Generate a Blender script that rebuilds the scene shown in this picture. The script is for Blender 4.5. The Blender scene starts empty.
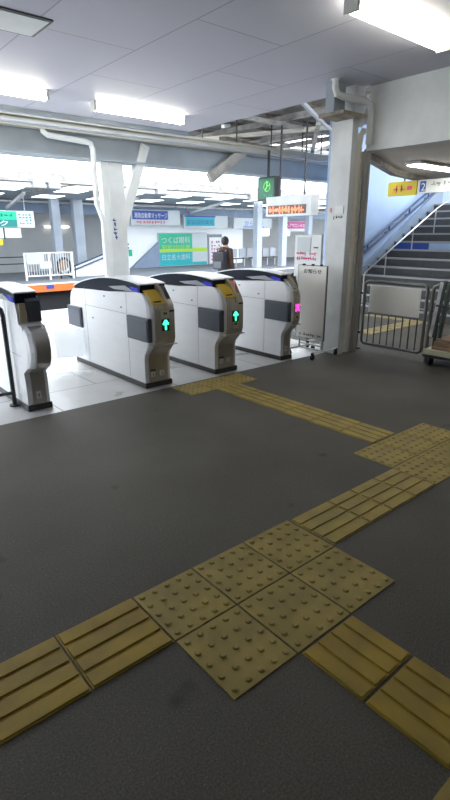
import bpy, bmesh, math, random
from mathutils import Vector, Matrix
random.seed(7)
S = bpy.context.scene
COL = S.collection
R = math.radians

# ---------------------------------------------------------------- materials
def mat(name, col, rough=.6, metal=0, noise=0, scale=8, bump=0, emis=None, es=0, alpha=None, trans=0, dark=None, stretch=None, coat=0, detail=6):
    m = bpy.data.materials.new(name); m.use_nodes = True
    nt = m.node_tree; b = nt.nodes['Principled BSDF']
    b.inputs['Base Color'].default_value = (*col, 1)
    b.inputs['Roughness'].default_value = rough
    b.inputs['Metallic'].default_value = metal
    if coat: b.inputs['Coat Weight'].default_value = coat
    if emis: b.inputs['Emission Color'].default_value = (*emis, 1); b.inputs['Emission Strength'].default_value = es
    if trans: b.inputs['Transmission Weight'].default_value = trans
    if alpha is not None: b.inputs['Alpha'].default_value = alpha
    if noise or bump:
        tc = nt.nodes.new('ShaderNodeTexCoord'); mp = nt.nodes.new('ShaderNodeMapping')
        nt.links.new(tc.outputs['Object'], mp.inputs['Vector'])
        if stretch: mp.inputs['Scale'].default_value = stretch
        n = nt.nodes.new('ShaderNodeTexNoise'); n.inputs['Scale'].default_value = scale; n.inputs['Detail'].default_value = detail
        nt.links.new(mp.outputs['Vector'], n.inputs['Vector'])
        if noise:
            d = dark or tuple(c * (1 - noise) for c in col)
            r = nt.nodes.new('ShaderNodeValToRGB')
            r.color_ramp.elements[0].position = .35; r.color_ramp.elements[1].position = .62
            r.color_ramp.elements[0].color = (*d, 1); r.color_ramp.elements[1].color = (*col, 1)
            nt.links.new(n.outputs['Fac'], r.inputs['Fac']); nt.links.new(r.outputs['Color'], b.inputs['Base Color'])
        if bump:
            bp = nt.nodes.new('ShaderNodeBump'); bp.inputs['Strength'].default_value = bump; bp.inputs['Distance'].default_value = .01
            nt.links.new(n.outputs['Fac'], bp.inputs['Height']); nt.links.new(bp.outputs['Normal'], b.inputs['Normal'])
    return m

M = {}
M['white'] = mat('white_paint', (.74, .76, .76), .5, noise=.12, scale=3)
M['pillar'] = mat('pillar_paint', (.70, .72, .73), .45, noise=.15, scale=4)
M['cream'] = mat('cream_paint', (.78, .73, .62), .5, noise=.08, scale=3)
M['bluewhite'] = mat('blue_white_wall', (.36, .48, .70), .6, noise=.08, scale=2)
M['beamgrey'] = mat('beam_grey', (.34, .385, .43), .6, noise=.15, scale=2)
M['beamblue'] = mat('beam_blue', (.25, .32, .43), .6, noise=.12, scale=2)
M['conduit'] = mat('conduit_paint', (.44, .42, .36), .5, noise=.12, scale=3)
M['rust'] = mat('rusty_steel', (.34, .29, .23), .8, noise=.5, scale=6)
M['rafter'] = mat('weathered_rafter', (.42, .40, .37), .8, noise=.4, scale=5)
M['roof'] = mat('roof_sheet', (.28, .27, .26), .85, noise=.4, scale=4)
M['steel'] = mat('brushed_steel', (.62, .61, .58), .34, .85, noise=.15, scale=5, stretch=(1, 1, 14))
M['side'] = mat('gate_side_steel', (.92, .93, .95), .4, .08, noise=.03, scale=3, stretch=(1, 1, 5))
M['front'] = mat('gate_front_steel', (.52, .47, .40), .42, .45, noise=.12, scale=3, stretch=(4, 4, 1))
M['lid'] = mat('gate_lid', (.80, .84, .86), .3)
M['glassdark'] = mat('dark_gloss', (.012, .016, .028), .28)
M['grey'] = mat('grey_plastic', (.075, .085, .105), .4)
M['panelgrey'] = mat('screen_plate', (.075, .09, .12), .35)
M['midgrey'] = mat('mid_grey', (.36, .38, .42), .5)
M['black'] = mat('black_rubber', (.012, .012, .012), .6)
M['darksteel'] = mat('dark_steel', (.07, .07, .068), .45, .5, noise=.2, scale=10)
M['railsteel'] = mat('rail_steel', (.52, .52, .50), .32, .9)
M['gatesteel'] = mat('barrier_tube', (.22, .22, .205), .38, .8)
M['yellow'] = mat('yellow_sticker', (.72, .47, .03), .5)
M['tan'] = mat('tan_strip', (.50, .43, .30), .45)
M['blue'] = mat('reader_blue', (.01, .02, .28), .25, emis=(.05, .08, 1), es=.12)
M['green_led'] = mat('green_led', (.02, .5, .25), .4, emis=(.05, 1, .42), es=1.6)
M['pink_led'] = mat('pink_led', (.6, .03, .25), .4, emis=(1, .04, .42), es=1.3)
M['pinkpost'] = mat('pink_poster', (.75, .25, .25), .6)
M['label'] = mat('beige_label', (.62, .57, .42), .6)
M['ink'] = mat('black_ink', (.02, .02, .025), .6)
M['paper'] = mat('white_panel', (.80, .81, .80), .5)
M['board'] = mat('notice_panel', (.88, .86, .81), .4, noise=.03, scale=2)
M['pinkink'] = mat('pink_ink', (.85, .06, .30), .6)
M['redink'] = mat('red_ink', (.75, .10, .16), .6)
M['blueink'] = mat('blue_ink', (.08, .20, .62), .6)
M['glass'] = mat('acrylic', (.85, .92, .98), .08, alpha=.32)
M['signgreen'] = mat('sign_green', (.02, .46, .26), .5)
M['signcyan'] = mat('sign_cyan', (.01, .42, .46), .5)
M['signteal'] = mat('sign_teal', (.01, .20, .18), .5)
M['signwhite'] = mat('sign_white', (.55, .60, .62), .5)
M['signblue'] = mat('sign_blue', (.03, .08, .36), .5)
M['signpink'] = mat('sign_pink', (.45, .03, .22), .5)
M['signyellow'] = mat('sign_yellow', (.66, .50, .02), .5)
M['lime'] = mat('lime_letters', (.42, .68, .04), .5)
M['clockface'] = mat('dark_green_display', (.015, .07, .045), .4, emis=(.02, .12, .06), es=.5)
M['limeled'] = mat('lime_led', (.1, .8, .1), .4, emis=(.25, 1, .12), es=.6)
M['ledface'] = mat('led_face', (.16, .09, .07), .4)
M['orangeled'] = mat('orange_led', (.9, .3, .15), .4, emis=(1, .38, .22), es=.5)
M['orange'] = mat('orange_paint', (.80, .17, .04), .6)
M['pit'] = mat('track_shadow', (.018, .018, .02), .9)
M['ballast'] = mat('ballast', (.06, .055, .05), .95, noise=.5, scale=30, bump=.6)
M['platform'] = mat('platform_concrete', (.17, .185, .21), .6, noise=.12, scale=3)
M['wallgrey'] = mat('back_wall_grey', (.42, .43, .43), .7, noise=.08, scale=1.5)
M['adwall'] = mat('white_ad_wall', (.93, .95, .96), .6)
M['tread'] = mat('stair_tread', (.062, .065, .068), .7, noise=.2, scale=8)
M['nosing'] = mat('stair_nosing', (.30, .31, .32), .5)
M['stickerblue'] = mat('blue_strip', (.02, .07, .36), .5)
M['railblue'] = mat('handrail_dark_blue', (.03, .05, .12), .4)
M['hair'] = mat('hair', (.02, .015, .014), .6)
M['skin'] = mat('skin', (.55, .36, .26), .6)
M['jacket'] = mat('jacket', (.085, .045, .032), .85, noise=.2, scale=20)
M['trousers'] = mat('trousers', (.09, .05, .045), .85)
M['bag'] = mat('backpack', (.035, .033, .04), .75)
M['greystrap'] = mat('strap', (.25, .27, .3), .7)
M['cardboard'] = mat('cardboard', (.33, .22, .15), .85, noise=.2, scale=6)
M['creamdeck'] = mat('deck_cream', (.52, .52, .38), .5, noise=.15, scale=8)
M['greenwrap'] = mat('green_wrap', (.16, .24, .20), .35, noise=.35, scale=9)
M['wrap'] = mat('clear_wrap', (.55, .55, .56), .25, noise=.3, scale=14)
M['greenplank'] = mat('dark_frame', (.03, .04, .035), .5)
M['tube'] = mat('lit_tube', (1, 1, .9), .4, emis=(1, .97, .84), es=12)
M['lamphouse'] = mat('lamp_housing', (.72, .72, .66), .5)
M['fardark'] = mat('hall_back_wall', (.16, .15, .14), .8, noise=.1, scale=2)
M['farcolumn'] = mat('far_column_paint', (.44, .49, .56), .6, noise=.1, scale=2)
M['softtube'] = mat('dim_tube', (.9, .9, .85), .4, emis=(1, .97, .84), es=1.6)
M['soffit'] = mat('soffit_paint', (.74, .68, .64), .6, noise=.06, scale=2)
M['tactile_pale'] = mat('tactile_faded', (.42, .34, .17), .7, noise=.2, scale=6)
M['mark'] = mat('end_steel', (.60, .58, .54), .33, .75, noise=.12, scale=3, stretch=(4, 4, 1))
M['postgrey'] = mat('post_grey', (.42, .41, .39), .55, noise=.12, scale=3)
M['skylight'] = mat('roof_skylight', (.9, .95, 1), .5, emis=(.88, .95, 1), es=2.2)

M['glassdark'].node_tree.nodes['Principled BSDF'].inputs['Specular IOR Level'].default_value = .15
def tactile_mat(name, base, worn):
    m = mat(name, base, .62, noise=1, dark=worn, scale=5, bump=.25, detail=9)
    return m
M['tactile'] = tactile_mat('tactile_yellow', (.40, .265, .022), (.27, .18, .022))
M['tactile_dot'] = tactile_mat('tactile_yellow_worn', (.37, .27, .058), (.27, .20, .048))
M['tactile_far'] = tactile_mat('tactile_yellow_pale', (.40, .29, .06), (.29, .22, .06))

def asphalt():
    m = bpy.data.materials.new('asphalt'); m.use_nodes = True; nt = m.node_tree; b = nt.nodes['Principled BSDF']
    N = nt.nodes.new; L = nt.links.new
    tc = N('ShaderNodeTexCoord')
    n1 = N('ShaderNodeTexNoise'); n1.inputs['Scale'].default_value = 1.1; n1.inputs['Detail'].default_value = 5
    n2 = N('ShaderNodeTexNoise'); n2.inputs['Scale'].default_value = 140; n2.inputs['Detail'].default_value = 3
    n3 = N('ShaderNodeTexVoronoi'); n3.inputs['Scale'].default_value = 45
    n4 = N('ShaderNodeTexNoise'); n4.inputs['Scale'].default_value = 3.3; n4.inputs['Detail'].default_value = 2
    for n in (n1, n2, n3, n4): L(tc.outputs['Object'], n.inputs['Vector'])
    r1 = N('ShaderNodeValToRGB'); r1.color_ramp.elements[0].position = .3; r1.color_ramp.elements[1].position = .7
    r1.color_ramp.elements[0].color = (.074, .066, .051, 1); r1.color_ramp.elements[1].color = (.110, .099, .080, 1)
    L(n1.outputs['Fac'], r1.inputs['Fac'])
    r2 = N('ShaderNodeValToRGB'); r2.color_ramp.elements[0].position = .3; r2.color_ramp.elements[1].position = .75
    r2.color_ramp.elements[0].color = (.6, .6, .62, 1); r2.color_ramp.elements[1].color = (1.35, 1.35, 1.35, 1)
    L(n2.outputs['Fac'], r2.inputs['Fac'])
    mx = N('ShaderNodeMix'); mx.data_type = 'RGBA'; mx.blend_type = 'MULTIPLY'; mx.inputs['Factor'].default_value = 1
    L(r1.outputs['Color'], mx.inputs['A']); L(r2.outputs['Color'], mx.inputs['B'])
    # pale grit specks
    r3 = N('ShaderNodeValToRGB'); r3.color_ramp.elements[0].position = .0; r3.color_ramp.elements[1].position = .13
    r3.color_ramp.elements[0].color = (.30, .30, .29, 1); r3.color_ramp.elements[1].color = (0, 0, 0, 1)
    L(n3.outputs['Distance'], r3.inputs['Fac'])
    ad = N('ShaderNodeMix'); ad.data_type = 'RGBA'; ad.blend_type = 'ADD'; ad.inputs['Factor'].default_value = .5
    L(mx.outputs['Result'], ad.inputs['A']); L(r3.outputs['Color'], ad.inputs['B'])
    # dark stains with edges of their own
    r4 = N('ShaderNodeValToRGB'); r4.color_ramp.elements[0].position = .24; r4.color_ramp.elements[1].position = .30
    r4.color_ramp.elements[0].color = (.5, .5, .5, 1); r4.color_ramp.elements[1].color = (1, 1, 1, 1)
    L(n4.outputs['Fac'], r4.inputs['Fac'])
    m2 = N('ShaderNodeMix'); m2.data_type = 'RGBA'; m2.blend_type = 'MULTIPLY'; m2.inputs['Factor'].default_value = 1
    L(ad.outputs['Result'], m2.inputs['A']); L(r4.outputs['Color'], m2.inputs['B'])
    L(m2.outputs['Result'], b.inputs['Base Color'])
    b.inputs['Roughness'].default_value = .72
    bp = N('ShaderNodeBump'); bp.inputs['Strength'].default_value = .2; bp.inputs['Distance'].default_value = .003
    L(n2.outputs['Fac'], bp.inputs['Height']); L(bp.outputs['Normal'], b.inputs['Normal'])
    return m
M['asphalt'] = asphalt()

def brick(name, c1, c2, mortar, w, h, ms, rough, offset=.5, rot=0, loc=(0, 0, 0), bump=.2, noise=.0):
    m = bpy.data.materials.new(name); m.use_nodes = True; nt = m.node_tree; b = nt.nodes['Principled BSDF']
    N = nt.nodes.new; L = nt.links.new
    tc = N('ShaderNodeTexCoord'); mp = N('ShaderNodeMapping'); mp.inputs['Rotation'].default_value = (0, 0, rot); mp.inputs['Location'].default_value = loc
    L(tc.outputs['Object'], mp.inputs['Vector'])
    bt = N('ShaderNodeTexBrick'); bt.inputs['Scale'].default_value = 1; bt.inputs['Brick Width'].default_value = w; bt.inputs['Row Height'].default_value = h
    bt.inputs['Mortar Size'].default_value = ms; bt.offset = offset; bt.inputs['Mortar Smooth'].default_value = .3
    bt.inputs['Color1'].default_value = (*c1, 1); bt.inputs['Color2'].default_value = (*c2, 1); bt.inputs['Mortar'].default_value = (*mortar, 1)
    L(mp.outputs['Vector'], bt.inputs['Vector'])
    n = N('ShaderNodeTexNoise'); n.inputs['Scale'].default_value = 2.2; n.inputs['Detail'].default_value = 6; L(tc.outputs['Object'], n.inputs['Vector'])
    r = N('ShaderNodeMapRange'); r.inputs['From Min'].default_value = .3; r.inputs['From Max'].default_value = .7; r.inputs['To Min'].default_value = 1 - noise; r.inputs['To Max'].default_value = 1
    L(n.outputs['Fac'], r.inputs['Value'])
    mx = N('ShaderNodeMix'); mx.data_type = 'RGBA'; mx.blend_type = 'MULTIPLY'; mx.inputs['Factor'].default_value = 1
    L(bt.outputs['Color'], mx.inputs['A']); L(r.outputs['Result'], mx.inputs['B'])
    L(mx.outputs['Result'], b.inputs['Base Color'])
    r2 = N('ShaderNodeMapRange'); r2.inputs['From Min'].default_value = .35; r2.inputs['From Max'].default_value = .65; r2.inputs['To Min'].default_value = rough - (.12 if rough < .45 else 0); r2.inputs['To Max'].default_value = rough + .1
    L(n.outputs['Fac'], r2.inputs['Value']); L(r2.outputs['Result'], b.inputs['Roughness'])
    bp = N('ShaderNodeBump'); bp.inputs['Strength'].default_value = bump; bp.inputs['Distance'].default_value = .003; bp.invert = True
    L(bt.outputs['Fac'], bp.inputs['Height']); L(bp.outputs['Normal'], b.inputs['Normal'])
    return m
M['ceiling'] = brick('ceiling_panels', (.53, .525, .60), (.505, .50, .575), (.31, .31, .35), 1.82, .93, .008, .5, rot=R(90), loc=(0, 0, 0), noise=.05)
M['floortile'] = brick('concourse_slabs', (.62, .62, .62), (.56, .56, .56), (.22, .22, .22), 1.2, .6, .008, .36, loc=(.2, -4.07, 0), noise=.25)

# ---------------------------------------------------------------- mesh helpers
class MB:
    """collects shapes in world (or thing-local) coordinates and links them as one mesh object"""
    def __init__(s): s.bm = bmesh.new()
    def face(s, pts):
        try: return s.bm.faces.new([s.bm.verts.new(p) for p in pts])
        except ValueError: pass
    def box(s, a, b, bev=0):
        lo = [min(a[i], b[i]) for i in range(3)]; hi = [max(a[i], b[i]) for i in range(3)]
        g = bmesh.ops.create_cube(s.bm, size=1)['verts']
        for v in g: v.co = Vector([lo[i] + (v.co[i] + .5) * (hi[i] - lo[i]) for i in range(3)])
        if bev:
            e = {e for v in g for e in v.link_edges}
            bmesh.ops.bevel(s.bm, geom=list(e), offset=bev, segments=2, affect='EDGES', profile=.7)
        return s
    def bar(s, p, q, w, h, up=(0, 0, 1), bev=0):
        """rectangular bar from p to q"""
        p, q = Vector(p), Vector(q); d = (q - p); l = d.length; d.normalize()
        u = Vector(up); sx = d.cross(u)
        if sx.length < 1e-4: sx = Vector((1, 0, 0))
        sx.normalize(); uz = sx.cross(d)
        g = bmesh.ops.create_cube(s.bm, size=1)['verts']
        for v in g:
            c = v.co.copy(); v.co = p + d * (c.y + .5) * l + sx * c.x * w + uz * c.z * h
        if bev:
            e = {e for v in g for e in v.link_edges}
            bmesh.ops.bevel(s.bm, geom=list(e), offset=bev, segments=2, affect='EDGES')
        return s
    def tube(s, pts, r, n=10, closed=False, r2=None):
        pts = [Vector(p) for p in pts]; rings = []
        k = len(pts); prev = None
        for i, p in enumerate(pts):
            if closed: d = pts[(i + 1) % k] - pts[i - 1]
            else: d = pts[min(i + 1, k - 1)] - pts[max(i - 1, 0)]
            d.normalize()
            if prev is None:
                a = Vector((0, 0, 1)) if abs(d.z) < .9 else Vector((1, 0, 0))
                u = d.cross(a).normalized()
            else: u = (prev - d * prev.dot(d)).normalized()
            prev = u; w = d.cross(u)
            rr = r if r2 is None else r + (r2 - r) * i / (k - 1)
            rings.append([s.bm.verts.new(p + (u * math.cos(t) + w * math.sin(t)) * rr) for t in [2 * math.pi * j / n for j in range(n)]])
        m = k if closed else k - 1
        for i in range(m):
            A, B = rings[i], rings[(i + 1) % k]
            for j in range(n): s.bm.faces.new((A[j], A[(j + 1) % n], B[(j + 1) % n], B[j]))
        if not closed:
            s.bm.faces.new(list(reversed(rings[0]))); s.bm.faces.new(rings[-1])
        return s
    def prism(s, prof, axis, a, b):
        """profile (list of 2-tuples) extruded along axis from a to b"""
        def P(t, c):
            if axis == 'x': return (c, t[0], t[1])
            if axis == 'y': return (t[0], c, t[1])
            return (t[0], t[1], c)
        A = [s.bm.verts.new(P(t, a)) for t in prof]; B = [s.bm.verts.new(P(t, b)) for t in prof]
        n = len(prof)
        s.bm.faces.new(A); s.bm.faces.new(list(reversed(B)))
        for i in range(n): s.bm.faces.new((A[i], B[i], B[(i + 1) % n], A[(i + 1) % n]))
        return s
    def loft(s, rings, cap=True):
        V = [[s.bm.verts.new(p) for p in r] for r in rings]; n = len(rings[0])
        for i in range(len(V) - 1):
            for j in range(n): s.bm.faces.new((V[i][j], V[i][(j + 1) % n], V[i + 1][(j + 1) % n], V[i + 1][j]))
        if cap: s.bm.faces.new(V[0]); s.bm.faces.new(list(reversed(V[-1])))
        return s
    def sphere(s, c, r, sc=(1, 1, 1), seg=12, half=False):
        g = bmesh.ops.create_uvsphere(s.bm, u_segments=seg, v_segments=max(6, seg // 2), radius=1)['verts']
        for v in g: v.co = Vector((c[0] + v.co.x * r * sc[0], c[1] + v.co.y * r * sc[1], c[2] + v.co.z * r * sc[2]))
        return s
    def cyl(s, p, q, r, n=16): return s.tube([p, q], r, n)
    def build(s, name, m, parent=None, smooth=False, off=None):
        o_ = Vector(off) if off else Vector((0, 0, 0))
        if parent is not None and off is None and parent.get('_world'): o_ = Vector(parent['_world'])
        bmesh.ops.recalc_face_normals(s.bm, faces=s.bm.faces)
        for v in s.bm.verts: v.co -= o_
        me = bpy.data.meshes.new(name); s.bm.to_mesh(me); s.bm.free()
        if smooth:
            for f in me.polygons: f.use_smooth = True
        me.materials.append(m if not isinstance(m, str) else M[m])
        o = bpy.data.objects.new(name, me); COL.objects.link(o)
        if parent is not None: o.parent = parent
        if smooth:
            md = o.modifiers.new('edges', 'EDGE_SPLIT'); md.split_angle = R(38)
        return o

ROOTS = []
def thing(name, label, cat, loc=(0, 0, 0), group=None, world=True):
    """an Empty at the thing's base; with world=True its parts are given in world coordinates"""
    o = bpy.data.objects.new(name, None); COL.objects.link(o); o.location = loc; o.empty_display_size = .1
    o['label'] = label; o['category'] = cat
    if group: o['group'] = group
    if world: o['_world'] = loc
    ROOTS.append(o)
    return o
def tag(o, label, cat, group=None):
    o['label'] = label; o['category'] = cat
    if group: o['group'] = group
    return o
def struct(o): o['kind'] = 'structure'; return o
def recenter(o):
    """put a mesh object's origin at its base centre"""
    me = o.data; n = len(me.vertices)
    if not n: return o
    xs = [v.co.x for v in me.vertices]; ys = [v.co.y for v in me.vertices]; zs = [v.co.z for v in me.vertices]
    c = Vector(((min(xs) + max(xs)) / 2, (min(ys) + max(ys)) / 2, min(zs)))
    for v in me.vertices: v.co -= c
    o.location = o.location + c
    return o
def kids(o): return [c for c in COL.objects if c.parent == o]
def copy_tree(o, loc=None, label=None):
    c = o.copy(); COL.objects.link(c)
    if loc is not None: c.location = loc
    if label: c['label'] = label
    for k in kids(o):
        d = k.copy(); COL.objects.link(d); d.parent = c
        for g in kids(k):
            e = g.copy(); COL.objects.link(e); e.parent = d
    return c

def text(name, s, origin, right, up, size, m, parent=None, width=None, thick=.002, align='LEFT'):
    """lettering as a mesh: origin = baseline start, glyph height about size; width squeezes it to fit"""
    cu = bpy.data.curves.new('lettering', 'FONT'); cu.body = s; cu.size = size; cu.extrude = thick / 2; cu.align_x = align; cu.resolution_u = 3
    t = bpy.data.objects.new('lettering', cu); COL.objects.link(t)
    bpy.context.view_layer.update()
    dg = bpy.context.evaluated_depsgraph_get(); me = bpy.data.meshes.new_from_object(t.evaluated_get(dg))
    bpy.data.objects.remove(t); bpy.data.curves.remove(cu)
    r = Vector(right).normalized(); u = Vector(up).normalized(); n = r.cross(u)
    if len(me.vertices) == 0: return None
    x0 = min(v.co.x for v in me.vertices); x1 = max(v.co.x for v in me.vertices)
    k = (width / (x1 - x0)) if width else 1
    o_ = Vector(parent['_world']) if parent is not None and parent.get('_world') else Vector((0, 0, 0))
    for v in me.vertices:
        x, y, z = v.co
        if width: x = (x - x0) * k
        v.co = Vector(origin) + r * x + u * y + n * z - o_
    me.materials.clear(); me.materials.append(M[m])
    o = bpy.data.objects.new(name, me); COL.objects.link(o)
    if parent is not None: o.parent = parent
    return o

def plane_marks(mb, origin, right, up, w, h, rows, cols, thick=.002, seed=1, fill=.62):
    """small print too small to read: rows of little strokes"""
    rnd = random.Random(seed); r = Vector(right).normalized(); u = Vector(up).normalized(); n = r.cross(u); o = Vector(origin)
    cw, ch = w / cols, h / rows
    for i in range(rows):
        for j in range(cols):
            if rnd.random() < .1: continue
            c = o + r * (j + .5) * cw + u * (i + .5) * ch
            for k in range(3):
                a = rnd.random() < .5
                dx = (rnd.random() - .5) * cw * .35; dz = (rnd.random() - .5) * ch * .35
                hw, hh = (cw * fill / 2, ch * .09) if a else (cw * .09, ch * fill / 2)
                p = c + r * dx + u * dz
                A = [p + r * x * hw + u * y * hh + n * thick for x, y in ((-1, -1), (1, -1), (1, 1), (-1, 1))]
                B = [q - n * thick for q in A]
                va = [mb.bm.verts.new(q) for q in A]; vb = [mb.bm.verts.new(q) for q in B]
                mb.bm.faces.new(va); mb.bm.faces.new(list(reversed(vb)))
                for q in range(4): mb.bm.faces.new((va[q], vb[q], vb[(q + 1) % 4], va[(q + 1) % 4]))
    return mb

XR, UP, YL = (1, 0, 0), (0, 0, 1), (0, -1, 0)     # reading directions for signs that face -Y and -X

# ================================================================ SETTING
struct(MB().box((-5, -5, -.12), (5.42, 4.07, 0)).build('floor', 'asphalt'))
struct(MB().box((5.42, -5, -.12), (16, 6.6, -.001)).build('floor', 'asphalt'))
fl = MB(); fl.box((-6, 4.07, -.12), (5.42, 7.2, -.0005))
struct(fl.build('floor', 'floortile'))
rp = MB(); prof = [(7.2, -.0005), (8.4, -.15), (11.2, -.15), (11.2, -.4), (7.2, -.4)]
rp.prism(prof, 'x', -10, 22)
struct(rp.build('floor', 'floortile'))
struct(MB().box((5.42, 6.6, -.12), (22, 7.2, -.002)).build('floor', 'floortile'))
# near platform wall, track bed and rails
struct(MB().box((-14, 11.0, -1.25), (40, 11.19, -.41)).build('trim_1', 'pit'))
struct(MB().box((-14, 11.2, -1.3), (40, 17.2, -1.2)).build('floor', 'ballast'))
for n, y in enumerate((12.4, 13.5, 14.6, 15.7)):
    MBr = MB(); MBr.box((-14, y - .035, -1.2), (40, y + .035, -1.05)); MBr.box((-14, y - .06, -1.2), (40, y + .06, -1.18))
    r = MBr.build('railway_rail', 'rust'); recenter(r)
    tag(r, ['dark steel running rail nearest the ticket hall platform', 'second steel running rail from the ticket hall', 'third steel running rail, just past the middle of the track bed', 'steel running rail nearest the far platform'][n], 'rail', 'running rails in the track bed')
# opposite platform
struct(MB().box((-14, 17.05, -.36), (45, 30, -.15)).build('floor', 'platform'))
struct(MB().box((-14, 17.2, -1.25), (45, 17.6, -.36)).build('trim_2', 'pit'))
struct(MB().box((-14, 17.05, -.151), (45, 17.45, -.135)).build('trim_3', 'white'))
o = MB().box((4.6, 16.98, -.37), (7.9, 17.05, -.14)).build('edge_board', 'orange'); recenter(o)
tag(o, 'long orange board along the edge of the far platform', 'board')
o = MB().box((6.55, 16.96, -.27), (6.8, 16.98, -.15)).build('edge_plate', 'signblue'); recenter(o)
tag(o, 'small blue plate on the orange platform edge board', 'sign')

# ceiling of the ticket hall
cl = MB(); cl.box((-1.6, -5, 3.0), (5.42, 7.35, 3.08)); struct(cl.build('ceiling', 'ceiling'))
struct(MB().box((-1.6, 7.35, 2.94), (5.42, 7.42, 3.1)).build('trim_4', 'beamgrey'))
struct(MB().box((5.4, -5, 2.34), (5.5, 3.9, 3.06)).build('wall_right', 'white'))
struct(MB().box((5.5, 3.82, 2.43), (7.4, 3.9, 3.06)).build('wall_right_return', 'white')).name = 'trim_5'
struct(MB().prism([(5.5, -5), (11.5, -5), (11.5, 4.2), (10.1, 5.3), (7.3, 4.73), (5.5, 3.95)], 'z', 2.34, 2.42).build('ceiling', 'soffit'))
struct(MB().bar((5.55, 3.97, 2.33), (7.3, 4.74, 2.33), .1, .12).bar((7.3, 4.74, 2.33), (10.1, 5.32, 2.33), .1, .12).build('trim_6', 'rafter'))
# off-frame walls that shade the hall
struct(MB().box((-1.7, -5, 0), (-1.6, 5.6, 3.0)).build('wall_left', 'white'))
struct(MB().box((-1.7, -3.1, 0), (16, -3, 3.0)).build('wall_back', 'fardark'))
# ceiling seams that are trim: hatch frame
hb = MB()
x0, x1, y0, y1 = 1.35, 1.95, 4.36, 4.77
for a, b in (((x0, y0), (x1, y0)), ((x1, y0), (x1, y1)), ((x1, y1), (x0, y1)), ((x0, y1), (x0, y0))):
    hb.bar((a[0], a[1], 2.996), (b[0], b[1], 2.996), .022, .012)
t = thing('ceiling_hatch', 'square access hatch with a dark rim in the grey panelled ceiling, top left', 'hatch', (1.5, 4.4, 2.985))
hb.build('rim', 'darksteel', t)
MB().box((x0 + .015, y0 + .015, 2.985), (x1 - .015, y1 - .015, 2.998)).build('cover', 'white', t)

# beam along the platform side of the hall, with conduit
b = MB(); b.box((-8, 8.0, 2.56), (24, 8.16, 2.90)); b.box((-8, 7.93, 2.54), (24, 8.23, 2.57)); b.box((-8, 7.93, 2.88), (24, 8.23, 2.91))
struct(b.build('trim_7', 'beamgrey'))
c = MB(); c.box((-8, 7.80, 2.87), (24, 7.925, 3.0)); c.box((-8, 7.76, 2.99), (24, 7.95, 3.03))
o = c.build('cable_tray', 'conduit'); recenter(o); tag(o, 'long cream cable tray running along the top of the grey beam', 'cable tray')
c = MB(); c.tube([(-8, 7.72, 2.90), (24, 7.72, 2.90)], .022, 8)
o = c.build('conduit_pipe', 'midgrey', smooth=True); recenter(o); tag(o, 'thin grey conduit running below the cream cable tray', 'pipe')

# ================================================================ TACTILE PAVING
def warn_tile(label, x0, y0, x1, y1, m='tactile_dot', group=None, n=5):
    mb = MB(); g = .004
    mb.box((x0 + g, y0 + g, -.004), (x1 - g, y1 - g, .004), .0015)
    sx = (x1 - x0) / n; sy = (y1 - y0) / n
    for i in range(n):
        for j in range(n):
            cx = x0 + (i + .5) * sx; cy = y0 + (j + .5) * sy
            mb.tube([(cx, cy, .003), (cx, cy, .0075), (cx, cy, .010)], .0145, 12, r2=.0085)
    o = mb.build('tactile_warning_tile', m); recenter(o)
    o.location.z += .0005
    return tag(o, label, 'tactile paving', group)
def guide_tile(label, x0, y0, x1, y1, along='x', m='tactile', group=None, n=4):
    mb = MB(); g = .003
    mb.box((x0 + g, y0 + g, -.004), (x1 - g, y1 - g, .003), .001)
    for i in range(n):
        if along == 'x':
            w = (y1 - y0) / n; c = y0 + (i + .5) * w
            mb.box((x0 + .010, c - w * .39, .001), (x1 - .008, c + w * .39, .0095), .003)
        else:
            w = (x1 - x0) / n; c = x0 + (i + .5) * w
            mb.box((c - w * .39, y0 + .008, .001), (c + w * .39, y1 - .008, .0095), .003)
    o = mb.build('tactile_guide_tile', m); recenter(o)
    o.location.z += .0005
    return tag(o, label, 'tactile paving', group)
G1 = 'dotted tiles of the near junction'
xs = [.838, 1.146, 1.46, 1.778]; ys = [.957, 1.293, 1.610]
nm = {(0, 0): 'worn yellow dotted tile at the near corner of the large six tile junction',
      (1, 0): 'worn yellow dotted tile, middle of the near row of the six tile junction',
      (2, 0): 'worn yellow dotted tile at the right corner of the large six tile junction',
      (0, 1): 'worn yellow dotted tile that meets the ribbed strip coming from the left edge',
      (1, 1): 'worn yellow dotted tile, middle of the far row of the six tile junction',
      (2, 1): 'worn yellow dotted tile at the far corner of the six tile junction'}
for i in range(3):
    for j in range(2): warn_tile(nm[(i, j)], xs[i], ys[j], xs[i + 1], ys[j + 1], group=G1)
G2 = 'ribbed tiles leading in from the left'
ex = [.838, .505, .20, -.11, -.42]
for i, l in enumerate(['yellow ribbed tile just left of the large dotted junction', 'yellow ribbed tile at the left edge, second left of the dotted junction', 'yellow ribbed tile third to the left of the dotted junction', 'yellow ribbed tile fourth to the left of the dotted junction']):
    guide_tile(l, ex[i + 1], 1.293, ex[i], 1.612, 'x', group=G2)
G3 = 'ribbed tiles leading down to the right'
for l, a, b in (('yellow ribbed tile touching the near side of the dotted junction', .688, .953), ('yellow ribbed tile at the lower right edge of the photo', .395, .683)):
    guide_tile(l, 1.155, a, 1.458, b, 'y', group=G3)
warn_tile('yellow dotted tile just showing in the bottom right corner', 1.15, .08, 1.46, .39)
warn_tile('yellow dotted tile below the bottom right corner tile', .84, .08, 1.145, .39)
G4 = 'ribbed tiles between the two dotted junctions'
ex = [1.785, 2.089, 2.292, 2.525, 2.75]
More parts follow.
